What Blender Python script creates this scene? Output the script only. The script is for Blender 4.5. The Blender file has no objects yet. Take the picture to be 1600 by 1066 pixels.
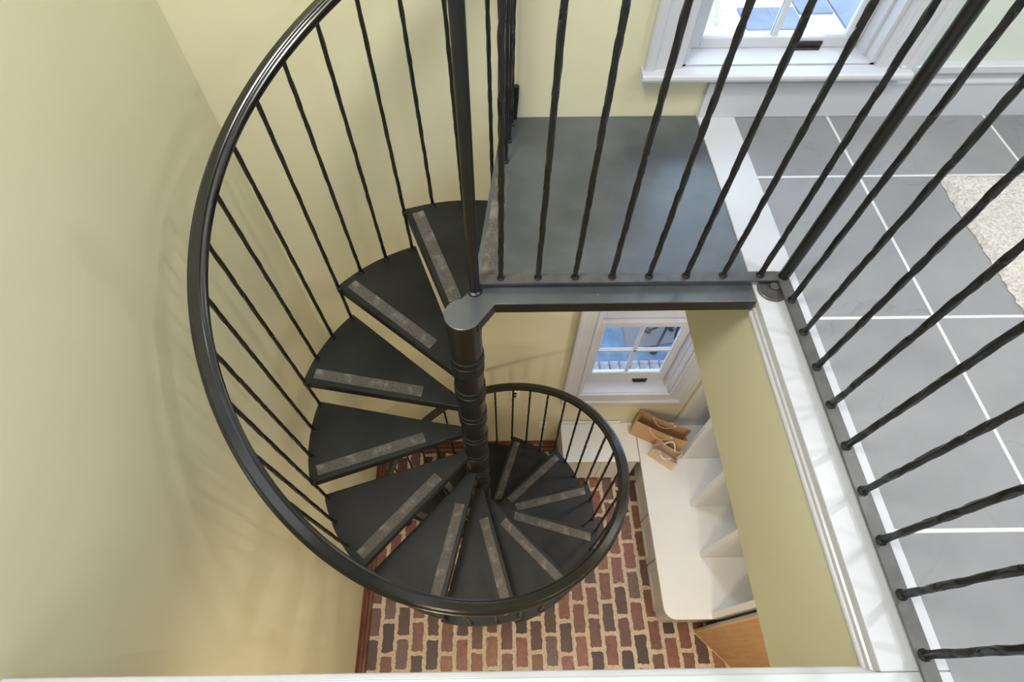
import bpy, bmesh, math, random
from mathutils import Vector, Matrix
random.seed(7)
C = bpy.context.scene.collection
PI = math.pi

# ---------------------------------------------------------------- camera
F_PX = 844.6
H = 1.3235
cam_d = bpy.data.cameras.new('camera'); cam = bpy.data.objects.new('camera', cam_d); C.objects.link(cam)
M = Matrix(((0.999921459, 0.011734384, -0.004402237), (-0.012281921, 0.847501008, -0.530651671), (-0.00249597, 0.530664061, 0.847578566)))
cam.matrix_world = Matrix.Translation((0, 0, H)) @ M.to_4x4()
cam_d.sensor_width = 36; cam_d.sensor_fit = 'HORIZONTAL'; cam_d.lens = F_PX / 1600 * 36
cam_d.shift_x = (800 - 778.0) / 1600; cam_d.shift_y = 0.6 / 1600
cam_d.clip_start = .02
bpy.context.scene.camera = cam

# ---------------------------------------------------------------- world, sun, large lights
W = bpy.data.worlds.new('world'); bpy.context.scene.world = W; W.use_nodes = True
wn = W.node_tree.nodes; wn['Background'].inputs[0].default_value = (.62, .78, 1.0, 1); wn['Background'].inputs[1].default_value = 4.2
def light(name, kind, loc, energy, color=(1, 1, 1), rot=(0, 0, 0), size=(1, 1), aim=None, radius=None):
    d = bpy.data.lights.new(name, kind); o = bpy.data.objects.new(name, d); C.objects.link(o)
    d.energy = energy; d.color = color; o.location = loc; o.rotation_euler = rot
    if kind == 'AREA': d.shape = 'RECTANGLE'; d.size, d.size_y = size
    if radius is not None: d.shadow_soft_size = radius
    if aim: o.rotation_euler = (Vector(aim) - Vector(loc)).to_track_quat('-Z', 'Y').to_euler()
    return o
sun = light('sun', 'SUN', (0, 0, 8), 4.0, (1, .95, .88), aim=(0.8, 6.0, 0)); sun.data.angle = .02
light('window_daylight_right', 'AREA', (3.32, .55, 1.55), 15, (.84, .92, 1), size=(1.5, 1.9), aim=(-1, .7, -.4))
light('added_daylight_near', 'AREA', (.9, -2.1, 1.6), 15, (.95, .97, 1), size=(2.2, 1.5), aim=(0, 1, -.4))  # area light added for an unseen window behind the camera
for i_, (lx, ly) in enumerate(((2.3, 1.15), (2.3, -.35), (1.5, .55))):
    light('ceiling_lamp_hall', 'AREA', (lx, ly, 2.56), 14, (.96, .98, 1), size=(.06, .06))
light('stair_fill_light', 'AREA', (-.62, .35, 2.56), 60, (1, .97, .92), size=(.55, .7))  # unseen area light added high on the left to brighten the header wall
light('lower_lamp_bench', 'AREA', (1.22, 1.28, -.60), 10.5, (1, .97, .95), size=(.12, .12))
light('lower_lamp_door', 'AREA', (1.33, -.35, -.60), 11, (1, .95, .88), size=(.15, .15))
light('lower_lamp_stair', 'AREA', (.2, -.7, -.60), 31, (1, .80, .55), size=(.3, .3))
sc = bpy.context.scene
sc.view_settings.view_transform = 'Standard'; sc.view_settings.look = 'None'
sc.view_settings.exposure = -0.10; sc.view_settings.gamma = 1.0; sc.view_settings.use_curve_mapping = False

# ---------------------------------------------------------------- node helpers and materials
def srgb(r, g, b):
    f = lambda c: (c / 255 / 12.92) if c / 255 <= .04045 else ((c / 255 + .055) / 1.055) ** 2.4
    return (f(r), f(g), f(b), 1)
class NT:
    def __init__(s, name):
        s.m = bpy.data.materials.new(name); s.m.use_nodes = True; s.t = s.m.node_tree
        s.b = s.t.nodes['Principled BSDF']
    def n(s, kind, **k):
        x = s.t.nodes.new(kind)
        for a, v in k.items(): setattr(x, a, v)
        return x
    def l(s, a, b): s.t.links.new(a, b)
    def v(s, node, i, val):
        if hasattr(val, 'is_linked') or hasattr(val, 'links'): s.l(val, node.inputs[i])
        else: node.inputs[i].default_value = val
    def math(s, op, a, b=0, c=0):
        x = s.n('ShaderNodeMath', operation=op); s.v(x, 0, a); s.v(x, 1, b)
        if op in ('MULTIPLY_ADD', 'SMOOTH_MIN', 'COMPARE'): s.v(x, 2, c)
        return x.outputs[0]
    def coord(s):
        return s.n('ShaderNodeTexCoord').outputs['Object']
    def noise(s, vec, scale, detail=3, rough=.55):
        x = s.n('ShaderNodeTexNoise'); s.l(vec, x.inputs['Vector']); x.inputs['Scale'].default_value = scale
        x.inputs['Detail'].default_value = detail; x.inputs['Roughness'].default_value = rough
        return x
    def ramp(s, fac, stops, interp='LINEAR'):
        x = s.n('ShaderNodeValToRGB'); s.l(fac, x.inputs[0]); e = x.color_ramp; e.interpolation = interp
        while len(e.elements) < len(stops): e.elements.new(.5)
        for el, (p, c) in zip(e.elements, stops): el.position = p; el.color = c
        return x.outputs[0]
    def mix(s, fac, a, b, mode='MIX'):
        x = s.n('ShaderNodeMix', data_type='RGBA', blend_type=mode); s.v(x, 0, fac); s.v(x, 6, a); s.v(x, 7, b)
        return x.outputs[2]
    def maprange(s, v, a, b, c=0., d=1., smooth=True):
        x = s.n('ShaderNodeMapRange', interpolation_type='SMOOTHSTEP' if smooth else 'LINEAR')
        s.v(x, 0, v); s.v(x, 1, a); s.v(x, 2, b); s.v(x, 3, c); s.v(x, 4, d)
        return x.outputs[0]
    def bump(s, height, strength=.2, dist=.01):
        x = s.n('ShaderNodeBump'); s.l(height, x.inputs['Height']); x.inputs['Strength'].default_value = strength; x.inputs['Distance'].default_value = dist
        s.l(x.outputs[0], s.b.inputs['Normal'])
def simple(name, col, rough=.5, metal=0, spec=.5, var=.06, nscale=6, bscale=0, bstr=.1, bdist=.002):
    t = NT(name); v = t.coord()
    n = t.noise(v, nscale)
    f = t.maprange(n.outputs[0], .3, .7, 1 - var, 1 + var)
    x = t.n('ShaderNodeMix', data_type='RGBA', blend_type='MULTIPLY'); x.inputs[0].default_value = 1; x.inputs[6].default_value = col
    cc = t.n('ShaderNodeCombineColor'); [t.l(f, cc.inputs[i]) for i in range(3)]; t.l(cc.outputs[0], x.inputs[7])
    t.l(x.outputs[2], t.b.inputs['Base Color'])
    t.b.inputs['Roughness'].default_value = rough; t.b.inputs['Metallic'].default_value = metal; t.b.inputs['Specular IOR Level'].default_value = spec
    if bscale: t.bump(t.noise(v, bscale, 4).outputs[0], bstr, bdist)
    return t.m
MAT = {}
MAT['paint'] = simple('yellow_green_paint', srgb(218, 213, 184), .55, var=.02, nscale=1.5, bscale=260, bstr=.06, bdist=.001)
MAT['hall_tone'] = simple('pale_green_hall', srgb(206, 212, 204), .55, var=.015, nscale=2, bscale=260, bstr=.06, bdist=.001)  # paler, greener base colour for the hall walls than for the stairwell
MAT['ceiling'] = simple('ceiling_white', srgb(236, 234, 228), .8, var=.01)
MAT['trim'] = simple('white_trim_paint', srgb(198, 199, 206), .32, var=.012, nscale=9, bscale=60, bstr=.03)
MAT['bench'] = simple('white_bench_lacquer', srgb(226, 226, 226), .35, var=.012, nscale=5)
MAT['bench_grey'] = simple('light_grey_cabinet_lacquer', srgb(196, 199, 201), .4, var=.02, nscale=5)
MAT['iron'] = simple('black_iron_paint', srgb(18, 18, 19), .33, metal=.0, spec=.55, var=.15, nscale=30, bscale=55, bstr=.25, bdist=.002)
MAT['iron_scuff_sheen'] = simple('scuffed_iron_sheen', srgb(74, 72, 73), .34, spec=.7, var=.2, nscale=30, bscale=55, bstr=.2, bdist=.002)  # reflected sky on the flat iron and some scuffing, both put into base colour
MAT['rail'] = simple('black_rail_enamel', srgb(24, 23, 23), .2, spec=.7, var=.25, nscale=40, bscale=35, bstr=.12, bdist=.002)
MAT['brown_wood'] = simple('mahogany_stained_wood', srgb(102, 60, 42), .32, var=.25, nscale=14)
MAT['kraft'] = simple('kraft_paper', srgb(206, 168, 128), .75, var=.05, nscale=10, bscale=90, bstr=.15)
MAT['kraft_pale'] = simple('pale_kraft_paper', srgb(226, 202, 176), .75, var=.04, nscale=10, bscale=90, bstr=.15)
MAT['ribbon'] = simple('white_ribbon', srgb(240, 238, 235), .6, var=.01)
MAT['plastic'] = simple('white_plastic', srgb(238, 234, 226), .35, var=.01)
MAT['dark'] = simple('dark_plastic', srgb(40, 38, 36), .4)
MAT['bronze'] = simple('bronze_hardware', srgb(62, 56, 56), .32, metal=.6, var=.15, nscale=60)
MAT['pine_edge'] = simple('pale_wood_edge', srgb(226, 196, 156), .5, var=.08, nscale=30)
MAT['pot'] = simple('dark_painted_metal', srgb(28, 30, 40), .5)
MAT['leaf'] = simple('green_leaf', srgb(110, 150, 70), .5, var=.2)
MAT['out_slab'] = simple('grey_stone_slab', srgb(104, 110, 124), .8, var=.12, nscale=3, bscale=30)
MAT['out_pale'] = simple('pale_stone_slab', srgb(205, 212, 222), .8, var=.06, nscale=3)
MAT['out_brick'] = simple('weathered_paving_brick', srgb(128, 122, 132), .85, var=.35, nscale=16, bscale=60, bstr=.5)
MAT['shaded_bluestone'] = simple('shaded_bluestone_paving', srgb(84, 102, 124), .8, var=.16, nscale=7, bscale=25, bstr=.4)  # bluish stone, darkened in its base colour to stand for the house shade
MAT['brown_slab'] = simple('brown_grey_slab', srgb(92, 86, 94), .85, var=.08, nscale=4)

def tread_mat(name, col, rough, rv=.08):
    t = NT(name); v = t.coord()
    big = t.noise(v, 5, 4); fine = t.noise(v, 240, 2)
    c = t.mix(t.maprange(big.outputs[0], .35, .7), col, tuple(min(1, x * 1.5 + .002) for x in col[:3]) + (1,))
    vo = t.n('ShaderNodeTexVoronoi'); t.l(v, vo.inputs['Vector']); vo.inputs['Scale'].default_value = 34
    dust = t.math('MULTIPLY', t.math('LESS_THAN', vo.outputs['Distance'], .045), t.math('GREATER_THAN', t.n('ShaderNodeSeparateColor').outputs[0], 2))
    sep = t.n('ShaderNodeSeparateColor'); t.l(vo.outputs['Color'], sep.inputs[0])
    dust = t.math('MULTIPLY', t.math('LESS_THAN', vo.outputs['Distance'], .05), t.math('GREATER_THAN', sep.outputs[0], .86))
    c = t.mix(dust, c, srgb(165, 160, 150))
    t.l(c, t.b.inputs['Base Color']); t.l(t.maprange(big.outputs[0], .3, .7, rough - rv, rough + rv), t.b.inputs['Roughness'])
    t.bump(fine.outputs[0], .08, .001)
    return t.m
MAT['tread'] = tread_mat('charcoal_powder_coat', srgb(24, 25, 24), .5)
MAT['tread'].node_tree.nodes['Principled BSDF'].inputs['Specular IOR Level'].default_value = .3
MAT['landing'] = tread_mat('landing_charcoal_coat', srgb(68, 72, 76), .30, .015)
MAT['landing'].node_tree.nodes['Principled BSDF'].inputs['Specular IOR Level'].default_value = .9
def tape_mat():
    t = NT('grey_grip_tape'); v = t.coord()
    a = t.noise(v, 420, 2).outputs[0]; b = t.noise(v, 16, 4).outputs[0]
    c = t.mix(t.maprange(a, .35, .7), srgb(62, 59, 56), srgb(104, 99, 94))
    c = t.mix(t.maprange(b, .5, .72), c, srgb(122, 116, 110))
    t.l(c, t.b.inputs['Base Color']); t.b.inputs['Roughness'].default_value = .85
    t.bump(a, .4, .001)
    return t.m
MAT['tape'] = tape_mat()

def brick_mat():
    t = NT('old_brick_paving'); v = t.coord()
    nz = t.noise(v, 26, 3); sub = t.n('ShaderNodeVectorMath', operation='SUBTRACT'); t.l(nz.outputs['Color'], sub.inputs[0]); sub.inputs[1].default_value = (.5, .5, .5)
    sca = t.n('ShaderNodeVectorMath', operation='SCALE'); t.l(sub.outputs[0], sca.inputs[0]); sca.inputs['Scale'].default_value = .032
    add = t.n('ShaderNodeVectorMath', operation='ADD'); t.l(v, add.inputs[0]); t.l(sca.outputs[0], add.inputs[1])
    s = t.n('ShaderNodeSeparateXYZ'); t.l(add.outputs[0], s.inputs[0])
    PX_, PY_ = .1165, .229
    cx = t.math('DIVIDE', t.math('ADD', s.outputs[0], 1.046 + .1165 * 20), PX_)
    col = t.math('FLOOR', cx); fx = t.math('MULTIPLY', t.math('ABSOLUTE', t.math('SUBTRACT', t.math('FRACT', cx), .5)), PX_)
    sh = t.n('ShaderNodeTexWhiteNoise', noise_dimensions='1D'); t.l(t.math('ADD', col, 3.3), sh.inputs['W'])
    off = t.math('ADD', t.math('MULTIPLY', t.math('MODULO', col, 2), .5), t.math('MULTIPLY', sh.outputs[0], .13))
    cy = t.math('ADD', t.math('DIVIDE', t.math('ADD', s.outputs[1], 10.0), PY_), off)
    row = t.math('FLOOR', cy); fy0 = t.math('SUBTRACT', t.math('FRACT', cy), .5)
    fy = t.math('MULTIPLY', t.math('ABSOLUTE', fy0), PY_)
    # rounded box distance
    qx = t.math('MAXIMUM', t.math('SUBTRACT', fx, PX_ / 2 - .0125 - .012), 0); qy = t.math('MAXIMUM', t.math('SUBTRACT', fy, PY_ / 2 - .0125 - .012), 0)
    d = t.math('SUBTRACT', t.math('SQRT', t.math('ADD', t.math('MULTIPLY', qx, qx), t.math('MULTIPLY', qy, qy))), .009)
    mask = t.maprange(d, -.0015, .0025, 1, 0)
    idv = t.n('ShaderNodeCombineXYZ'); t.l(col, idv.inputs[0]); t.l(row, idv.inputs[1])
    wn_ = t.n('ShaderNodeTexWhiteNoise', noise_dimensions='3D'); t.l(idv.outputs[0], wn_.inputs['Vector'])
    bc = t.ramp(wn_.outputs[0], [(0, srgb(72, 57, 52)), (.14, srgb(94, 70, 61)), (.32, srgb(134, 90, 75)), (.5, srgb(116, 80, 71)), (.64, srgb(148, 96, 82)), (.78, srgb(118, 92, 90)), (.9, srgb(156, 110, 86)), (1, srgb(96, 66, 58))], 'CONSTANT')
    mott = t.noise(v, 34, 6, .75).outputs[0]
    bc = t.mix(t.maprange(mott, .3, .75, 0, .6), bc, srgb(66, 48, 44))
    speck = t.noise(v, 190, 2).outputs[0]
    bc = t.mix(t.maprange(speck, .66, .78, 0, .5), bc, srgb(190, 170, 155))
    # a few bricks carry an incised diamond
    idsep = t.n('ShaderNodeSeparateColor'); t.l(wn_.outputs['Color'], idsep.inputs[0])
    dm = t.math('ADD', t.math('DIVIDE', fx, .021), t.math('DIVIDE', fy, .06))
    ring = t.math('LESS_THAN', t.math('ABSOLUTE', t.math('SUBTRACT', dm, 1)), .075)
    ring = t.math('MULTIPLY', ring, t.math('GREATER_THAN', idsep.outputs[1], .93))
    bc = t.mix(t.math('MULTIPLY', ring, .6), bc, srgb(190, 150, 135))
    mort = t.mix(t.maprange(t.noise(v, 60, 4).outputs[0], .3, .7), srgb(188, 168, 150), srgb(214, 198, 180))
    c = t.mix(mask, mort, bc)
    t.l(c, t.b.inputs['Base Color']); t.l(t.maprange(mask, 0, 1, .85, .42), t.b.inputs['Roughness'])
    hgt = t.math('ADD', mask, t.math('MULTIPLY', mott, .35))
    t.bump(hgt, .55, .006)
    return t.m
MAT['brick'] = brick_mat()

def slate_mat():
    t = NT('grey_slate_tile'); v = t.coord(); s = t.n('ShaderNodeSeparateXYZ'); t.l(v, s.inputs[0])
    T = .61
    cx = t.math('DIVIDE', t.math('ADD', s.outputs[0], 10 * T - 1.3018), T); cy = t.math('DIVIDE', t.math('ADD', s.outputs[1], 10 * T - 1.506), T)
    d = lambda c: t.math('MULTIPLY', t.math('SUBTRACT', .5, t.math('ABSOLUTE', t.math('SUBTRACT', t.math('FRACT', c), .5))), T)
    dist = t.math('MINIMUM', d(cx), d(cy)); dist = t.math('ADD', dist, t.math('MULTIPLY', t.math('SUBTRACT', t.noise(v, 120, 2).outputs[0], .5), .0012))
    grout = t.maprange(dist, .0042, .0056, 1, 0)
    idv = t.n('ShaderNodeCombineXYZ'); t.l(t.math('FLOOR', cx), idv.inputs[0]); t.l(t.math('FLOOR', cy), idv.inputs[1])
    wn_ = t.n('ShaderNodeTexWhiteNoise', noise_dimensions='3D'); t.l(idv.outputs[0], wn_.inputs['Vector'])
    base = t.ramp(wn_.outputs[0], [(0, srgb(130, 130, 133)), (.5, srgb(139, 139, 144)), (1, srgb(148, 147, 151))])
    ofs = t.n('ShaderNodeVectorMath', operation='ADD'); t.l(v, ofs.inputs[0]); t.l(wn_.outputs['Color'], ofs.inputs[1])
    big = t.noise(ofs.outputs[0], 3.2, 6, .6); base = t.mix(t.maprange(big.outputs[0], .3, .75, 0, .5), base, srgb(118, 119, 122))
    dn = t.n('ShaderNodeTexNoise'); t.l(ofs.outputs[0], dn.inputs['Vector']); dn.inputs['Scale'].default_value = .7; dn.inputs['Distortion'].default_value = 2.2; dn.inputs['Detail'].default_value = 5
    vein = t.math('LESS_THAN', t.math('ABSOLUTE', t.math('SUBTRACT', dn.outputs[0], .5)), .0022)
    base = t.mix(t.math('MULTIPLY', vein, .16), base, srgb(80, 82, 84))
    c = t.mix(grout, base, srgb(214, 212, 214))
    t.l(c, t.b.inputs['Base Color']); t.l(t.maprange(grout, 0, 1, .5, .85), t.b.inputs['Roughness'])
    t.bump(t.math('SUBTRACT', t.math('MULTIPLY', t.noise(ofs.outputs[0], 14, 5).outputs[0], .5), grout), .25, .003)
    return t.m
MAT['slate'] = slate_mat()
def rug_mat():
    t = NT('cream_shag'); v = t.coord(); a = t.noise(v, 110, 3).outputs[0]
    t.l(t.mix(t.maprange(a, .3, .7), srgb(188, 181, 176), srgb(228, 221, 216)), t.b.inputs['Base Color']); t.b.inputs['Roughness'].default_value = .95
    t.bump(a, .9, .008); return t.m
MAT['rug'] = rug_mat()
def ply_mat():
    t = NT('tan_veneer'); v = t.coord(); mp = t.n('ShaderNodeMapping'); t.l(v, mp.inputs[0]); mp.inputs['Scale'].default_value = (6, 6, .8)
    a = t.noise(mp.outputs[0], 5, 5).outputs[0]
    t.l(t.mix(t.maprange(a, .3, .7), srgb(186, 146, 106), srgb(200, 162, 122)), t.b.inputs['Base Color']); t.b.inputs['Roughness'].default_value = .5; return t.m
MAT['ply'] = ply_mat()
def glass_mat():
    m = bpy.data.materials.new('clear_glass'); m.use_nodes = True; t = m.node_tree; t.nodes.clear()
    o = t.nodes.new('ShaderNodeOutputMaterial'); mx = t.nodes.new('ShaderNodeMixShader'); tr = t.nodes.new('ShaderNodeBsdfTransparent'); gl = t.nodes.new('ShaderNodeBsdfGlossy')
    tr.inputs[0].default_value = (.92, .96, .97, 1); gl.inputs['Roughness'].default_value = .02; lw = t.nodes.new('ShaderNodeLayerWeight'); pw = t.nodes.new('ShaderNodeMath'); pw.operation = 'POWER'; pw.inputs[1].default_value = 5; t.links.new(lw.outputs['Facing'], pw.inputs[0])
    fr = t.nodes.new('ShaderNodeMath'); fr.operation = 'MULTIPLY_ADD'; fr.inputs[1].default_value = .9; fr.inputs[2].default_value = .04; t.links.new(pw.outputs[0], fr.inputs[0])
    t.links.new(fr.outputs[0], mx.inputs[0]); t.links.new(tr.outputs[0], mx.inputs[1]); t.links.new(gl.outputs[0], mx.inputs[2]); t.links.new(mx.outputs[0], o.inputs[0])
    return m
MAT['glass'] = glass_mat()
def outground():
    t = NT('outdoor_stone_ground'); v = t.coord(); mp = t.n('ShaderNodeMapping'); t.l(v, mp.inputs[0]); mp.inputs['Scale'].default_value = (1, 2.2, 1)
    a = t.noise(mp.outputs[0], 9, 6, .7).outputs[0]
    t.l(t.mix(t.maprange(a, .3, .7), srgb(176, 184, 192), srgb(222, 226, 230)), t.b.inputs['Base Color']); t.b.inputs['Roughness'].default_value = .85
    t.bump(a, .5, .01); return t.m
MAT['outground'] = outground()

# ---------------------------------------------------------------- mesh helpers
class MB:
    def __init__(s): s.v = []; s.f = []
    def add(s, vs, fs):
        b = len(s.v); s.v += [tuple(p) for p in vs]; s.f += [tuple(b + i for i in f) for f in fs]; return s
    def box(s, x0, x1, y0, y1, z0, z1, mat=None):
        vs = [(x, y, z) for z in (z0, z1) for y in (y0, y1) for x in (x0, x1)]
        if mat: vs = [mat @ Vector(p) for p in vs]
        return s.add(vs, [(0, 2, 3, 1), (4, 5, 7, 6), (0, 1, 5, 4), (2, 6, 7, 3), (0, 4, 6, 2), (1, 3, 7, 5)])
    def prism(s, poly, z0, z1):
        n = len(poly)
        return s.add([(x, y, z0) for x, y in poly] + [(x, y, z1) for x, y in poly],
                     [tuple(range(n))[::-1], tuple(range(n, 2 * n))] + [(i, (i + 1) % n, n + (i + 1) % n, n + i) for i in range(n)])
    def loft(s, rings, cap=True, closed=True):
        n = len(rings[0]); vs = [p for r in rings for p in r]; fs = []
        for k in range(len(rings) - 1):
            for i in range(n if closed else n - 1):
                j = (i + 1) % n; fs.append((k * n + i, k * n + j, (k + 1) * n + j, (k + 1) * n + i))
        if cap: fs += [tuple(range(n))[::-1], tuple(range((len(rings) - 1) * n, len(rings) * n))]
        return s.add(vs, fs)
    def cyl(s, x, y, z0, z1, r, n=24, r1=None):
        r1 = r if r1 is None else r1
        return s.loft([[(x + q * math.cos(2 * PI * i / n), y + q * math.sin(2 * PI * i / n), z) for i in range(n)] for z, q in ((z0, r), (z1, r1))])
    def lathe(s, x, y, prof, n=24):
        return s.loft([[(x + r * math.cos(2 * PI * i / n), y + r * math.sin(2 * PI * i / n), z) for i in range(n)] for r, z in prof])
    def tube(s, pts, r, n=10):
        pts = [Vector(p) for p in pts]; rings = []; up = None
        for i, p in enumerate(pts):
            t = (pts[min(i + 1, len(pts) - 1)] - pts[max(i - 1, 0)]).normalized()
            if up is None: up = Vector((0, 0, 1)) if abs(t.z) < .9 else Vector((1, 0, 0))
            a = (up - t * up.dot(t)).normalized(); b = t.cross(a); up = a
            rr = r[i] if isinstance(r, (list, tuple)) else r
            rings.append([tuple(p + a * rr * math.cos(2 * PI * k / n) + b * rr * math.sin(2 * PI * k / n)) for k in range(n)])
        return s.loft(rings)
    def mesh(s, name, mat, smooth=False):
        me = bpy.data.meshes.new(name); me.from_pydata(s.v, [], s.f); me.materials.append(mat)
        bm = bmesh.new(); bm.from_mesh(me); bmesh.ops.recalc_face_normals(bm, faces=bm.faces)
        if smooth:
            for f in bm.faces: f.smooth = True
            for e in bm.edges:
                if len(e.link_faces) == 2 and e.calc_face_angle(0) > math.radians(20): e.smooth = False
        bm.to_mesh(me); bm.free(); return me
    def build(s, name, mat, parent=None, smooth=False, bevel=0, loc=None, segs=2):
        return link(name, s.mesh(name, mat, smooth), parent, bevel, loc, segs)
def link(name, me, parent=None, bevel=0, loc=None, segs=2):
    o = bpy.data.objects.new(name, me); C.objects.link(o)
    if parent: o.parent = parent
    if loc: o.location = loc
    if bevel:
        b = o.modifiers.new('bevel', 'BEVEL'); b.width = bevel; b.segments = segs; b.limit_method = 'ANGLE'; b.angle_limit = math.radians(40)
    return o
def thing(name, label, cat, loc=(0, 0, 0), rotz=0, group=None):
    o = bpy.data.objects.new(name, None); C.objects.link(o); o.location = loc; o.rotation_euler = (0, 0, rotz); o.empty_display_size = .1
    o['label'] = label; o['category'] = cat
    if group: o['group'] = group
    return o
def tag(o, label, cat, group=None, kind=None):
    if label: o['label'] = label
    if cat: o['category'] = cat
    if group: o['group'] = group
    if kind: o['kind'] = kind
    return o
def struct(o, label=None, cat=None):
    o['kind'] = 'structure'
    if label: o['label'] = label
    if cat: o['category'] = cat
    return o

# ---------------------------------------------------------------- key dimensions
RISE = .21948; FLOOR = -16 * RISE; CX, CY = -.0967, .9269
STEP = math.radians(29.128); PHI = math.radians(111.377)
XL, YB = -1.075, 1.862          # stairwell left wall face, back wall face
XH = .81; ZC = -.565            # inner face of the hall floor edge, underside of it (lower ceiling)
XLR = 2.02                      # right wall of the lower room
YN = -1.5                       # near wall of the lower room
ZU = 2.6

# ---------------------------------------------------------------- room shell
def wall_with_holes(name, xs, zs, holes, y0, y1, mat, clip):
    mb = MB()
    for i in range(len(xs) - 1):
        for j in range(len(zs) - 1):
            cxm = (xs[i] + xs[i + 1]) / 2; czm = (zs[j] + zs[j + 1]) / 2
            if any(a < cxm < b and c < czm < d for a, b, c, d in holes) or not clip(cxm, czm): continue
            mb.box(xs[i], xs[i + 1], y0, y1, zs[j], zs[j + 1])
    bm = bmesh.new(); me = mb.mesh(name, mat); bm.from_mesh(me); bmesh.ops.remove_doubles(bm, verts=bm.verts, dist=1e-5); bm.to_mesh(me); bm.free()
    return struct(link(name, me))
LW = (.644, 1.333, -2.42, -.95)      # lower window opening x0 x1 z0 z1
UW = (.678, 1.373, .200, 1.62)       # upper window opening
xs = [-1.25, LW[0], UW[0], LW[1], UW[1], 1.44, XLR + .2, 3.5]; zs = [FLOOR - .3, LW[2], LW[3], -.3, UW[2], UW[3], ZU]
wall_with_holes('wall_back', xs, zs, [LW, UW], YB, YB + .2, MAT['paint'], lambda x, z: (x < 1.44) or (z < -.3 and x < XLR + .2))
wall_with_holes('wall_hall', [1.44, 3.5], [-.3, 0, ZU], [], YB, YB + .2, MAT['hall_tone'], lambda x, z: True)
struct(MB().box(-1.25, XL, YN - .15, YB, FLOOR - .3, ZU).build('wall_left', MAT['paint']))
struct(MB().box(XLR, XLR + .15, YN - .15, YB, FLOOR - .3, ZC).build('wall_right', MAT['paint']))
struct(MB().box(XL, XLR, YN - .15, YN, FLOOR - .3, ZC).build('wall_near', MAT['paint']))
struct(MB().box(XL, XLR, YN, YB, FLOOR - .12, FLOOR).build('floor', MAT['brick']))
# header walls under the hall floor (between cap board and lower ceiling)
struct(MB().box(XH, XH + .12, -.12, YB, ZC, -.022).build('wall_header', MAT['paint']))
struct(MB().box(XL, XH, -.13, -.004, ZC, -.022).build('wall_header_near', MAT['paint']))
struct(MB().box(XH + .12, XLR, YN, YB, ZC, ZC + .05).box(XL, XH + .12, YN, -.13, ZC, ZC + .05).build('ceiling', MAT['ceiling']))
# hall floor
struct(MB().box(.94, 3.4, -2.3, YB, -.12, 0).box(XL, .94, -2.3, -.14, -.12, 0).build('floor_hall', MAT['slate']))
struct(MB().box(XL, 3.4, -2.45, -2.3, -.3, ZU).build('wall_hall_near', MAT['hall_tone']))
struct(MB().box(3.4, 3.55, -2.45, YB, -.3, ZU).build('wall_hall_right', MAT['hall_tone']))
struct(MB().box(-1.25, 3.55, -2.45, YB + .2, ZU, ZU + .15).build('ceiling_hall', MAT['ceiling']))
# white cap boards round the opening
cap = MB().box(.795, .9399, .004, YB - .001, -.022, .002)
struct(cap.build('trim_1', MAT['trim'], bevel=.003))
struct(MB().box(XL, .9399, -.1399, .0035, -.022, .002).build('trim_2', MAT['trim'], bevel=.003))
# stepped moulding below the cap boards
def molding(path, prof, name):
    # path of (x,y) at the wall face, inward normals given; prof (out,z)
    rings = []
    for (x, y, nx, ny) in path: rings.append([(x + nx * o, y + ny * o, z) for o, z in prof])
    return MB().loft(rings).build(name, MAT['trim'])
mp_ = [(0, -.022), (.009, -.022), (.009, -.034), (.014, -.037), (.014, -.050), (.018, -.053), (.020, -.058), (.018, -.063), (.012, -.066), (.012, -.078), (0, -.082)]
struct(molding([(XH, 0.963, -1, 0), (XH, -.004, -1, 1)], mp_, 'trim_3'))
struct(molding([(XH, -.004, -1, 1), (XL, -.004, 0, 1)], mp_, 'trim_4'))
# upstairs baseboard in the hall
bb = MB(); bb.loft([[(x, YB - a, z) for a, z in [(0, 0), (.018, 0), (.018, .13), (.022, .134), (.022, .142), (.012, .150), (.012, .176), (.03, .182), (.03, .204), (.026, .209), (0, .209)]] for x in (1.46, 3.4)])
bb.loft([[(x, YB - a, z) for a, z in [(0, .0025), (.018, .0025), (.018, .13), (.022, .134), (.022, .142), (.012, .150), (.012, .162), (0, .162)]] for x in (.797, 1.46)])
struct(bb.build('baseboard_hall', MAT['trim']))
# brown baseboards downstairs
def bprof(flip): return [(0, FLOOR), (.058, FLOOR), (.058, FLOOR + .010), (.050, FLOOR + .026), (.034, FLOOR + .032), (.030, FLOOR + .034), (.030, FLOOR + .085), (.036, FLOOR + .09), (.036, FLOOR + .098), (.022, FLOOR + .106), (.012, FLOOR + .125), (.006, FLOOR + .135), (0, FLOOR + .135)]
struct(MB().loft([[(XL + a, y, z) for a, z in bprof(0)] for y in (YN, YB)]).build('baseboard_left', MAT['brown_wood']))
struct(MB().loft([[(x, YB - a, z) for a, z in bprof(0)] for x in (XL + .059, .548)]).build('baseboard_back', MAT['brown_wood']))

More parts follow.
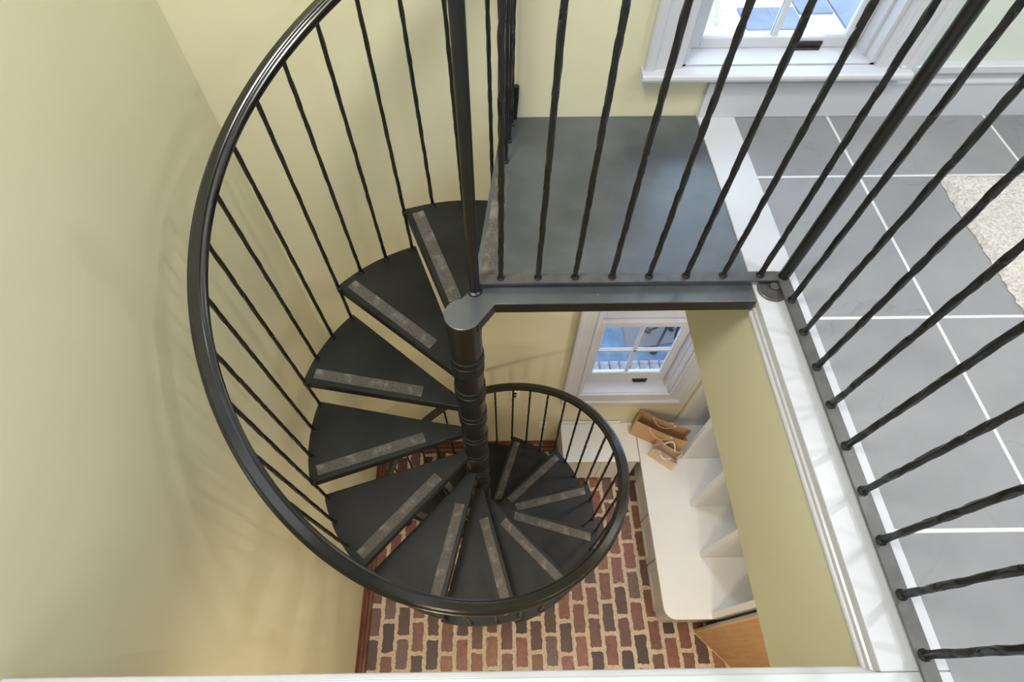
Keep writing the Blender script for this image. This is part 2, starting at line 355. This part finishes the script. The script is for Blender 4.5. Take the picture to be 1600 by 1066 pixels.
# ---------------------------------------------------------------- windows
def frame_sweep(mb, r, prof, sides='LRTB'):
    """r=(x0,x1,z0,z1); prof list of (outward offset, y). A mitred frame."""
    x0, x1, z0, z1 = r; n = len(prof)
    rings = []
    for (cx, cz, sx, sz) in ((x0, z0, -1, -1), (x1, z0, 1, -1), (x1, z1, 1, 1), (x0, z1, -1, 1)):
        rings.append([(cx + sx * o, y, cz + sz * o) for o, y in prof])
    vs = [p for g in rings for p in g]; fs = []
    for k in range(4):
        kk = (k + 1) % 4
        if k == 0 and 'B' not in sides: continue
        for i in range(n): j = (i + 1) % n; fs.append((k * n + i, k * n + j, kk * n + j, kk * n + i))
    mb.add(vs, fs)
def make_window(name, op, sill, label):
    x0, x1, z0, z1 = op
    w = struct(bpy.data.objects.new(name, None)); C.objects.link(w); w.location = (0, 0, 0); w['label'] = label
    y = YB
    cas = MB()
    cp = [(0, y), (0, y - .014), (.008, y - .019), (.020, y - .019), (.026, y - .015), (.060, y - .016), (.085, y - .019), (.098, y - .022), (.104, y - .030), (.120, y - .034), (.132, y - .034), (.136, y - .028), (.136, y)]
    if sill:
        # legs and head only: build as sweep with the bottom dropped to the stool
        zb = z0
        rings_l = []
        for (pts) in ([[(x0 - o, yy, zb) for o, yy in cp], [(x0 - o, yy, z1 + o) for o, yy in cp], [(x1 + o, yy, z1 + o) for o, yy in cp], [(x1 + o, yy, zb) for o, yy in cp]],):
            cas.loft(pts)
    else: frame_sweep(cas, op, cp)
    cas.build('casing', MAT['trim'], w)
    fr = MB(); e = .0
    frame_sweep(fr, (x0 + .03, x1 - .03, z0 + .004, z1 - .03), [(0, y + .05), (0, y + .195), (.0298, y + .195), (.0298, y + .001), (.014, y + .001), (.014, y + .05)], 'LRT')
    fr.box(x0 + .0002, x1 - .0002, y + .001, y + .195, z0 + .0002, z0 + .006)
    fr.build('window_frame', MAT['trim'], w)
    ix0, ix1, iz0, iz1 = x0 + .031, x1 - .031, z0 + .0065, z1 - .031
    zm = (gap := (.036 if sill else .128)) + .634 + .055 + iz0 - .0065
    gy = YB + .118
    for s_, (a0, a1, gyy) in enumerate(((iz0, zm, gy), (zm - .032, iz1, gy + .036))):
        br = (gap if s_ == 0 else (.034 if sill else .175))
        sash = MB(); gx0, gx1 = ix0 + .052, ix1 - .052; gz0 = a0 + br; gz1 = a1 - (.055 if s_ == 0 else .05)
        yf, yk = gyy - .016, gyy + .016
        sash.box(ix0, gx0, yf, yk, a0, a1).box(gx1, ix1, yf, yk, a0, a1).box(gx0, gx1, yf, yk, a0, gz0).box(gx0, gx1, yf, yk, gz1, a1)
        # glazing bead
        frame_sweep(sash, (gx0 + .006, gx1 - .006, gz0 + .006, gz1 - .006), [(0, yf + .008), (.006, yf + .001), (.006, yf + .012), (0, yf + .012)])
        so = sash.build('sash', MAT['trim'], w, bevel=.002)
        mu = MB(); cxm = (gx0 + gx1) / 2; czm = (gz0 + gz1) / 2
        for a, b, c, d_ in ((cxm - .011, cxm + .011, gz0, gz1), (gx0, gx1, czm - .011, czm + .011)):
            mu.box(a, b, yf + .004, gyy - .003, c, d_); mu.box(a, b, gyy + .003, yk - .004, c, d_)
        mu.build('muntin', MAT['trim'], so, bevel=.003)
        MB().box(gx0, gx1, gyy - .002, gyy + .002, gz0, gz1).build('pane', MAT['glass'], so)
        if s_ == 0:
            hx = (x0 + x1) / 2 + .125; hz = a0 + (.010 if sill else .022)
            MB().box(hx - .058, hx + .058, yf - .007, yf, hz - .015, hz + .015).box(hx - .05, hx + .05, yf - .02, yf - .005, hz - .012, hz - .004).build('handle', MAT['bronze'], w, bevel=.003)
    if sill:
        st = MB(); st.loft([[(x, yy, z) for yy, z in [(y + .05, z0 - .028), (y + .05, z0), (y - .055, z0), (y - .062, z0 - .005), (y - .064, z0 - .014), (y - .062, z0 - .023), (y - .055, z0 - .028)]] for x in (.533, 1.495)])
        st.build('window_sill', MAT['trim'], w)
    return w
make_window('window_1', UW, True, 'upper white double-hung window above the landing')
make_window('window_2', LW, False, 'lower white double-hung window above the low cabinet')

# ---------------------------------------------------------------- outdoors
GZ = -3.7
struct(MB().box(-6, 20, YB + .2, 26, GZ - .2, GZ).build('floor_outside', MAT['outground']))
struct(MB().box(-1.2, 4.2, YB + .21, 5.6, GZ, GZ + .008).build('trim_5', MAT['shaded_bluestone']), 'bluish patio strip beyond the lower window, shade put into its colour')
for i in range(16):
    x = .62 + i * .106
    mb = MB().box(-.050, .050, -.062, .062, 0, .03)
    o = mb.build('paving_brick', MAT['out_brick'], bevel=.008, loc=(x, 2.80 + random.uniform(-.006, .006), GZ + .0085)); o.rotation_euler = (0, 0, random.uniform(-.04, .04))
    tag(o, 'weathered grey paving brick in the edging row outside the lower window', 'brick', 'bricks of the edging row outside the lower window')
tag(MB().prism([(1.42, 3.00), (1.36, 5.0), (2.9, 5.0), (2.9, 3.62), (2.0, 3.10)], GZ + .0082, GZ + .03).build('paving_slab', MAT['brown_slab']), 'brownish grey slab on the pale paving beyond the lower window', 'paving slab')
sl = [((4.35, 9.35), (5.35, 10.05), 'out_slab', 'grey stone slab lying nearest the green plant, seen through the upper window'),
      ((5.40, 9.35), (6.0, 9.75), 'out_pale', 'pale stone slab in the middle of the row seen through the upper window'),
      ((6.05, 9.35), (7.4, 10.6), 'out_slab', 'blue-grey stone slab at the far right of the upper window view'),
      ((5.40, 9.85), (6.0, 10.8), 'out_slab', 'dark stone slab behind the pale slab in the upper window view')]
for (a, b, m_, lab) in sl:
    tag(MB().box(a[0], b[0], a[1], b[1], GZ, GZ + .04).build('paving_slab', MAT[m_], bevel=.01), lab, 'paving slab')
pl = thing('garden_plant', 'small green plant on the bright paving outside the upper window', 'plant', (3.86, 9.5, GZ))
lf = MB()
for i in range(70):
    z = random.uniform(.0, .5); a = random.uniform(0, 2 * PI); r = random.uniform(0, .10); L = random.uniform(.03, .06)
    p = Vector((r * math.cos(a), r * math.sin(a) + z * .9, .02 + z * .5)); d = Vector((math.cos(a), math.sin(a), random.uniform(-.2, .5))).normalized() * L; s2 = Vector((-d.y, d.x, .01)) * .35
    lf.add([p, p + d * .5 + s2, p + d, p + d * .5 - s2], [(0, 1, 2, 3)])
lf.build('foliage', MAT['leaf'], pl); MB().tube([(0, 0, 0), (.02, .2, .12), (0, .45, .26)], .006, 6).build('stem', MAT['leaf'], pl)
# dark metal patio stool
stl = thing('patio_stool', 'dark metal stool with curved legs and round feet outside lower window', 'stool', (1.82, 3.12, GZ + .02))
MB().cyl(0, 0, .58, .61, .17, 28).build('seat', MAT['pot'], stl)
for k in range(4):
    a = math.radians(-130 + 90 * k) if True else 0
    ca, sa = math.cos(a), math.sin(a)
    pts = [(ca * r, sa * r, z) for r, z in [(.12, .58), (.10, .45), (.09, .3), (.11, .15), (.16, .06), (.19, .03)]]
    lg = MB().tube(pts, .014, 8).build('leg', MAT['pot'], stl, smooth=True)
    MB().lathe(ca * .19, sa * .19, [(.0, 0), (.032, .0), (.04, .02), (.032, .045), (.0, .05)], 16).build('foot', MAT['pot'], lg, smooth=True)

# ---------------------------------------------------------------- spiral staircase
ST = thing('spiral_staircase', 'black metal spiral staircase winding down from the upper landing to the brick floor', 'staircase', (CX, CY, FLOOR))
def L(x, y, z): return (x - CX, y - CY, z - FLOOR)
RC = .054
MB().cyl(0, 0, 0, -FLOOR - .04, RC, 40).build('column', MAT['iron'], ST, smooth=True)
MB().lathe(0, 0, [(RC, 0), (.13, 0), (.13, .012), (.07, .02), (RC, .02)], 40).build('base_plate', MAT['iron'], ST)
ring_me = MB().lathe(0, 0, [(RC - .002, -.026), (RC + .0045, -.024), (RC + .0055, -.019), (RC + .0045, -.014), (RC - .002, -.012)], 40).mesh('collar', MAT['iron'], True)
for k in range(1, 16): link('collar', ring_me, ST, loc=(0, 0, -FLOOR - RISE * k - .02))
# treads: local frame, front edge along +x, tread lies clockwise (negative angles)
def pol(r, deg): a = math.radians(deg); return (r * math.cos(a), r * math.sin(a))
ro = .714; SP = -30.5
outline = [pol(.05, 6), pol(.2, 0)] + [pol(ro, 0 + SP * i / 20) for i in range(21)] + [pol(.2, SP), pol(.05, SP - 6)]
tm = MB(); tm.prism(outline, -.006, 0)
def strip(a, b, z0, z1, th, mb):
    a = Vector(a); b = Vector(b); d = (b - a).normalized(); n = Vector((-d.y, d.x)) * th
    mb.prism([tuple(a), tuple(b), tuple(b - n), tuple(a - n)], z0, z1)
strip(pol(.05, 4), pol(ro, 0), -.048, -.006, .005, tm)
strip(pol(ro, SP), pol(.05, SP - 4), -.034, -.006, .005, tm)
arc_o = [pol(ro, SP * i / 20) for i in range(21)]; arc_i = [pol(ro - .005, SP * i / 20) for i in range(21)]
tm.prism(arc_o + arc_i[::-1], -.022, -.006)
tm.cyl(.700, .0, -.020, .004, .0135, 14)       # bracket eye that grips the baluster at the nose
tm.cyl(.0, .0, -.10, 0, RC + .004, 32)
tread_me = tm.mesh('tread', MAT['tread'])
tape_me = MB().prism([(.215, -.014), (.676, -.022), (.680, -.068), (.215, -.061)], .0002, .0014).mesh('grip_tape', MAT['tape'])
for k in range(1, 16):
    a = PHI + STEP * (k - 1)
    t = link('tread', tread_me, ST, bevel=.0028, loc=(0, 0, -FLOOR - RISE * k)); t.rotation_euler = (0, 0, a)
    link('grip_tape', tape_me, t)
# balusters: square bar with a slow hammered twist
def bar_mesh(name, h, side=.0140, period=.15, seed=0, nub=True, mat='iron'):
    rnd = random.Random(seed); rings = []; n = max(8, int(h / .011)); ph = rnd.random() * 6
    for i in range(n + 1):
        z = h * i / n
        tw = .55 * math.sin(2 * PI * z / period + ph) + .25 * math.sin(2 * PI * z / (period * .61) + ph * 1.7)
        env = min(1, z / .04, (h - z) / .04)
        tw *= env
        ox = .0004 * math.sin(2 * PI * z / (period * .9) + ph * 2) * env; oy = .0004 * math.cos(2 * PI * z / (period * 1.15) + ph) * env
        s = side / 2 * (1 + .05 * math.sin(2 * PI * z / period * 2 + ph)); c = s * .62
        sec = [(s, -c), (s, c), (c, s), (-c, s), (-s, c), (-s, -c), (-c, -s), (c, -s)]
        rings.append([(ox + x * math.cos(tw) - y * math.sin(tw), oy + x * math.sin(tw) + y * math.cos(tw), z) for x, y in sec])
    mb = MB().loft(rings)
    if nub: mb.lathe(0, 0, [(.0125, -.002), (.0125, .003), (.0085, .008), (.004, .008)], 12)
    return mb.mesh(name, MAT[mat], True)
RB = .700
RR_ = .721
def rail_h(a): return .786 - .009 * math.cos(a) + .067 * math.sin(a) + .047 * math.cos(2 * a) - .003 * math.sin(2 * a)
def rail_z(a): return -RISE * ((a - PHI) / STEP + 1) + rail_h(a)
def rail_p(a, r=RR_): return Vector((-.013 + r * math.cos(a), .003 + r * math.sin(a), rail_z(a) - FLOOR))
bars = []
for q, dg in enumerate((-9.2, -19.1, -29.0)):
    bars.append([(dg, bar_mesh('baluster', .85, .0122, .125, seed=q * 10 + v)) for v in range(2)])
for k in range(1, 16):
    for q in range(3):
        dg, me = bars[q][k % 2]; a = PHI + STEP * (k - 1) + math.radians(dg)
        p0 = Vector((RB * math.cos(a), RB * math.sin(a), -FLOOR - RISE * k)); p1 = rail_p(a, RR_ - .006) + Vector((0, 0, .004)); d = p1 - p0
        b = link('baluster', me, ST, loc=p0)
        b.rotation_mode = 'QUATERNION'; b.rotation_quaternion = Vector((0, 0, 1)).rotation_difference(d.normalized()); b.scale = (1, 1, d.length / .85)
# handrail
half = [(.000, .0345), (.0120, .0345), (.0148, .0322), (.0150, .0275), (.0168, .0258), (.0232, .0240), (.0262, .0212), (.0264, .0145), (.0238, .0118), (.0224, .0104), (.0224, .0090), (.0248, .0076), (.0248, .0012), (.0225, 0)]
RPROF = half + [(-x, y) for x, y in half[::-1] if x > 0]
A0 = PHI - math.radians(29.2); A1 = PHI + STEP * 14.0 + math.radians(2)
hr = MB(); rings = []; N = 300
for i in range(N + 1):
    a = A0 + (A1 - A0) * i / N
    rings.append([tuple(rail_p(a, RR_ + x) + Vector((0, 0, y))) for x, y in RPROF])
hr.loft(rings).build('handrail', MAT['rail'], ST, smooth=True)
# bottom newel
a = A1 - math.radians(1.5)
nx_, ny_, nz_ = rail_p(a)
MB().cyl(nx_, ny_, 0, nz_ + .01, .016, 20).cyl(nx_, ny_, 0, .01, .04, 24).build('newel_post', MAT['iron'], ST, smooth=True)
# landing
circ = lambda r, a0, a1, n: [(CX + r * math.cos(math.radians(a0 + (a1 - a0) * i / n)), CY + r * math.sin(math.radians(a0 + (a1 - a0) * i / n))) for i in range(n + 1)]
rc = .0575
poly = [(.038, YB - .002), (.012, 1.66), (-.050, 1.17), (-.088, 1.0)] + circ(rc, 95, 318, 30) + [(.0, .962), (.792, .962), (.792, YB - .002)]
ld = MB().prism([(x - CX, y - CY) for x, y in poly], -FLOOR - .007, -FLOOR)
lnd = ld.build('landing', MAT['landing'], ST, bevel=.0015)
fl = MB()
def strip2(p, q, th, z0, z1, mb=fl):
    strip((p[0] - CX, p[1] - CY), (q[0] - CX, q[1] - CY), z0 - FLOOR, z1 - FLOOR, th, mb)
strip2((.792, .962), (.0, .962), .006, -.045, -.007)
strip2((.0, .962), (-.052, .890), .006, -.045, -.007)
strip2((-.088, 1.0), (-.050, 1.17), .006, -.045, -.007); strip2((-.050, 1.17), (.012, 1.66), .006, -.045, -.007); strip2((.012, 1.66), (.038, 1.858), .006, -.045, -.007)
fl.build('landing_edge', MAT['iron'], ST)
MB().prism([(x - CX, y - CY) for x, y in [(-.045, 1.081), (.003, 1.076), (.062, 1.542), (.010, 1.542)]], -FLOOR + .0002, -FLOOR + .0014).build('grip_tape', MAT['tape'], lnd)
MB().cyl(0, 0, -FLOOR - .075, -FLOOR - .007, RC + .002, 40).build('column_cap', MAT['iron'], ST, smooth=True)

# ---------------------------------------------------------------- guard railings
def rail_run(p, q, z, parent, name='top_rail', prof=RPROF):
    p = Vector(p); q = Vector(q); d = (q - p).normalized(); n = Vector((d.y, -d.x))
    return MB().loft([[(e.x + n.x * x, e.y + n.y * x, z + y) for x, y in prof] for e in (p, q)]).build(name, MAT['rail'], parent, smooth=True)
ZB = .022; TOPZ = .945
g1 = bpy.data.objects.new('run', None); g1.location = (0, 1.035, 0); C.objects.link(g1)
def G(o, x, y): return (x - o.location.x, y - o.location.y)
MB().box(-.052, .862, -.018, .018, ZB, ZB + .008).build('bottom_rail', MAT['iron_scuff_sheen'], g1, bevel=.001)
MB().cyl(-.062, -.023, 0.0005, TOPZ + .002, .0158, 24).lathe(-.062, -.023, [(.0158, .0005), (.024, .0005), (.0225, .005), (.0158, .009)], 24).build('newel_post', MAT['iron'], g1, smooth=True)
fb = [bar_mesh('baluster', TOPZ - ZB - .006, .0142, .135, seed=40 + i) for i in range(4)]
for i in range(8):
    b = link('baluster', fb[i % 4], g1, loc=(.0185 + .1130 * i, .003, ZB + .008)); b.rotation_euler = (0, 0, .7 * i)
rail_run((-.075, 0), (.845, 0), TOPZ, g1)
g2 = thing('guard_railing', 'long black iron guard railing round the corner of landing and slate floor', 'railing', (.879, 0, 0))
MB().box(-.0175, .0175, -.32, 1.052, ZB, ZB + .008).build('bottom_rail', MAT['iron_scuff_sheen'], g2, bevel=.001)
MB().cyl(.002, 1.032, ZB + .008, TOPZ + .002, .0165, 24).build('newel_post', MAT['iron'], g2, smooth=True)
MB().lathe(-.030, 1.002, [(.0, .0025), (.046, .0025), (.046, .007), (.043, .009), (.018, .009), (.016, .012), (.0135, .0125), (.0135, ZB), (0, ZB)], 32).build('floor_flange', MAT['iron_scuff_sheen'], g2, smooth=True)
for i in range(11):
    b = link('baluster', fb[(i * 3 + 1) % 4], g2, loc=(-.001, .942 - .1137 * i, ZB + .008)); b.rotation_euler = (0, 0, 1.1 * i)
rail_run((0, -.32), (0, 1.06), TOPZ, g2)
MB().cyl(0, -.30, .0025, ZB, .0135, 20).build('rail_foot', MAT['iron'], g2)
for ch in list(g1.children):
    ch.parent = g2; ch.location = ch.location + Vector((-.879, 1.035, 0))
bpy.data.objects.remove(g1)
g3 = thing('landing_side_guard', 'short black iron guard with three balusters between landing edge and back wall', 'railing', (.05, 1.6, 0))
for i, (x, y) in enumerate(((.045, 1.600), (.059, 1.715), (.070, 1.815))):
    b = link('baluster', fb[i], g3, loc=(x - .05, y - 1.6, .0025)); b.rotation_euler = (0, 0, i)
rail_run((-.008, -.02), (.025, .259), TOPZ - .015, g3)
MB().loft([[(.036 + sx * w, .252 + sy * .008, z) for sx, sy in ((-1, -1), (1, -1), (1, 1), (-1, 1))] for z, w in ((.002, .006), (.10, .012))]).cyl(.036, .246, .10, .14, .0125, 16).build('wall_bracket', MAT['iron'], g3)

# ---------------------------------------------------------------- downstairs furniture
BZ = -2.98
def LB(o, mb): mb.v = [(x - o.location.x, y - o.location.y, z - o.location.z) for x, y, z in mb.v]; return mb
ht = thing('storage_bench', 'white storage bench with tall open cubbies along the right wall', 'bench', (1.5, .34, FLOOR))
def rrect(x0, x1, y0, y1, r, n=8):
    pts = [(x1, y0), (x1, y1), (x0, y1)]
    return pts + [(x0 + r - r * math.cos(PI / 2 * i / n), y0 + r - r * math.sin(PI / 2 * i / n)) for i in range(n + 1)]
LB(ht, MB().prism(rrect(1.184, 1.96, .345, 1.855, .085), BZ - .03, BZ)).build('seat', MAT['bench'], ht, bevel=.004)
body = LB(ht, MB().prism(rrect(1.232, 1.96, .362, 1.855, .05), FLOOR + .09, BZ - .0305)); body.build('body', MAT['bench_grey'], ht, bevel=.002)
LB(ht, MB().box(1.27, 1.95, .40, 1.85, FLOOR, FLOOR + .0895)).build('plinth', MAT['bench_grey'], ht)
for i in range(3):
    y0 = .44 + i * .345
    d = MB(); frame_sweep_pts = None
    d.box(1.222, 1.2318, y0, y0 + .33, FLOOR + .11, BZ - .06)
    dr = LB(ht, d).build('door', MAT['bench_grey'], ht, bevel=.002)
    pn = MB().box(1.2155, 1.2218, y0, y0 + .05, FLOOR + .11, BZ - .06).box(1.2155, 1.2218, y0 + .28, y0 + .33, FLOOR + .11, BZ - .06).box(1.2155, 1.2218, y0 + .05, y0 + .28, FLOOR + .11, FLOOR + .16).box(1.2155, 1.2218, y0 + .05, y0 + .28, BZ - .11, BZ - .06)
    LB(ht, pn).build('door_frame', MAT['bench_grey'], dr)
TZ = -1.35
for yc, th in ((.366, .040), (.775, .034), (1.155, .034), (1.545, .034), (1.838, .030)):
    LB(ht, MB().box(1.518, 1.93, yc - th / 2, yc + th / 2, BZ + .0005, TZ)).build('divider', MAT['bench'], ht, bevel=.003)
LB(ht, MB().box(1.93, 1.955, .346, 1.853, BZ + .0005, TZ)).build('back_panel', MAT['bench_grey'], ht)
LB(ht, MB().box(1.505, 1.96, .34, 1.855, TZ, TZ + .03)).build('top', MAT['bench'], ht, bevel=.004)
LB(ht, MB().box(1.53, 1.93, .386, 1.823, -1.72, -1.70)).build('shelf', MAT['bench'], ht)

lc = thing('low_cabinet', 'white low cabinet under the lower window beside the bench', 'cabinet', (.85, 1.68, FLOOR))
LB(lc, MB().box(.548, 1.178, 1.512, 1.858, BZ - .026, BZ + .001)).build('top', MAT['bench'], lc, bevel=.003)
LB(lc, MB().box(.560, 1.170, 1.532, 1.832, FLOOR + .07, BZ - .0265)).build('body', MAT['bench'], lc)
LB(lc, MB().box(.59, 1.17, 1.56, 1.83, FLOOR, FLOOR + .0695)).build('plinth', MAT['bench_grey'], lc)
LB(lc, MB().box(.549, 1.055, 1.842, 1.8575, BZ + .0012, BZ + .045)).build('backsplash', MAT['bench'], lc, bevel=.002)
for x0 in (.57, .87):
    LB(lc, MB().box(x0, x0 + .285, 1.522, 1.5318, FLOOR + .09, BZ - .05)).build('door', MAT['bench'], lc, bevel=.002)

# door leaf standing ajar by the end of the bench
ang = math.atan2(-.284, .272); dl = thing('wood_panel', 'tan wooden door leaf standing at an angle past the end of the bench', 'door', (1.535, .300, FLOOR), ang)
MB().box(.004, .64, -.002, .030, .010, 1.75).build('leaf', MAT['ply'], dl, bevel=.001)
MB().box(.004, .64, -.0045, -.0022, .0, .016).box(-.001, .0038, -.004, .031, .0, 1.75).build('edge_band', MAT['pine_edge'], dl)
MB().box(-.006, -.0012, .004, .031, .30, 1.75).build('edge_strip', MAT['trim'], dl)

# paper bags
def bag(name, label, loc, rotz, w, d, h, mat, hmat, hr_, lean=.0, handle='arc'):
    o = thing(name, label, 'bag', loc, rotz)
    n = 10; t = .0015
    def wall_pt(u, v_, s):     # front (s=-1) / back (s=1) panel with a slight pinch at the top
        x = -w / 2 + w * u
        y = s * (d / 2) * (1 - .0 * v_) + s * (.018 * math.sin(PI * u) * v_ * (1 if s < 0 else -.6)) + lean * v_ * h
        z = h * v_ + (.006 * math.sin(7 * u + s)) * v_
        return (x + .004 * math.sin(9 * v_ + s) * v_, y, z)
    for s, nm in ((-1, 'front_panel'), (1, 'back_panel')):
        mb = MB(); g = [[wall_pt(i / n, j / 8, s) for i in range(n + 1)] for j in range(9)]
        off = [[(x, y - s * t, z) for x, y, z in r] for r in g]
        vs = [p for r in g for p in r] + [p for r in off for p in r]; K = 9 * (n + 1); fs = []
        for j in range(8):
            for i in range(n):
                a = j * (n + 1) + i; fs += [(a, a + 1, a + n + 2, a + n + 1), (K + a, K + a + n + 1, K + a + n + 2, K + a + 1)]
        for i in range(n): a = 8 * (n + 1) + i; fs.append((a, a + 1, K + a + 1, K + a)); fs.append((i, K + i, K + i + 1, i + 1))
        mb.add(vs, fs); mb.build(nm, MAT[mat], o, smooth=True)
    for sx in (-1, 1):
        gm = MB(); x = sx * w / 2
        prof = []
        for j in range(9):
            v_ = j / 8; fold = .35 * d * max(0, v_ - .25)
            yc = lean * v_ * h
            dx = .004 * math.sin(9 * v_ - 1) * v_; dx2 = .004 * math.sin(9 * v_ + 1) * v_
            zt = h * v_
            prof.append([(x + dx, -d / 2 + yc, zt + .006 * math.sin((7 if sx > 0 else 0) - 1) * v_), (x - sx * fold, yc, zt), (x + dx2, d / 2 + yc, zt + .006 * math.sin((7 if sx > 0 else 0) + 1) * v_)])
        vs = [p for r in prof for p in r] + [(p[0] - sx * t, p[1], p[2]) for r in prof for p in r]; fs = []
        for j in range(8):
            for i in range(2):
                a = j * 3 + i; fs += [(a, a + 1, a + 4, a + 3), (27 + a, 27 + a + 3, 27 + a + 4, 27 + a + 1)]
        gm.add(vs, fs); gm.build('gusset', MAT[mat], o)
    MB().box(-w / 2 + .002, w / 2 - .002, -d / 2 + .002, d / 2 - .002, .0, .003).build('bag_base', MAT[mat], o)
    for s in (-1, 1):
        pts = []
        for i in range(17):
            u = i / 16; x = (u - .5) * w * .42
            if handle == 'hang':   # hangs down outside the front / inside the back
                z = h * .94 - .30 * h * math.sin(PI * u) ** .8; y = s * d / 2 + lean * h - .016 - (.012 * math.sin(PI * u))
            else:
                z = h * .92 + .28 * h * math.sin(PI * u) ** .7; y = s * d / 2 - s * .006 + lean * h + s * .0 + (-.05 * math.sin(PI * u) if s < 0 else .03 * math.sin(PI * u))
            pts.append((x, y, z))
        hd = MB().tube(pts, hr_, 8)
        for e in (0, -1): hd.cyl(pts[e][0], pts[e][1], pts[e][2] - .006, pts[e][2] + .006, hr_ * 1.8, 8)
        hd.build('handle', MAT[hmat], o, smooth=True)
    return o
bag('paper_bag', 'large brown kraft paper shopping bag on the corner of the bench', (1.335, 1.708, BZ + .002), math.radians(-26), .42, .105, .28, 'kraft', 'kraft_pale', .0035, lean=.0, handle='hang')
bag('paper_bag', 'small pale paper gift bag with white handles in front of the large bag', (1.365, 1.535, BZ + .002), math.radians(-38), .215, .10, .17, 'kraft_pale', 'ribbon', .0045)

# ---------------------------------------------------------------- wall outlets
def outlet(label, x, z, dark):
    o = thing('wall_outlet', label, 'outlet', (x, YB, z))
    MB().box(-.037, .037, -.006, 0, -.058, .058).build('cover_plate', MAT['plastic'], o, bevel=.003)
    for dz in (-.025, .025):
        s = MB().cyl(0, 0, 0, .003, .017, 20); s.v = [(a, -.006 - c, b + dz) for a, b, c in s.v]
        r = s.build('receptacle', MAT['dark' if dark else 'plastic'], o)
        if not dark:
            MB().box(-.007, -.004, -.0096, -.0088, dz - .006, dz + .006).box(.004, .007, -.0096, -.0088, dz - .006, dz + .006).build('slot', MAT['dark'], r)
    return o
outlet('white outlet plate with dark sockets high on the lower back wall', .142, -2.42, True)
outlet('white wall outlet low on the back wall beside the low cabinet', .399, -3.01, False)

# ---------------------------------------------------------------- rug
nx, ny = 90, 110; X0, X1, Y0, Y1 = 1.572, 3.1, -.35, 1.497
mb = MB(); vs = []; fs = []
for j in range(ny + 1):
    for i in range(nx + 1):
        e = min(i, nx - i, j, ny - j)
        jx = random.uniform(-.005, .005); jy = random.uniform(-.005, .005)
        z = .0015 if e == 0 else (.015 + random.uniform(-.004, .004) if e == 1 else .022 + random.uniform(-.003, .003))
        vs.append((X0 + (X1 - X0) * i / nx + jx, Y0 + (Y1 - Y0) * j / ny + jy, z))
for j in range(ny):
    for i in range(nx):
        a = j * (nx + 1) + i; fs.append((a, a + 1, a + nx + 2, a + nx + 1))
rg = mb.add(vs, fs).build('shag_rug', MAT['rug'], smooth=True)
tag(rg, 'cream shag rug lying on the grey slate floor', 'rug')
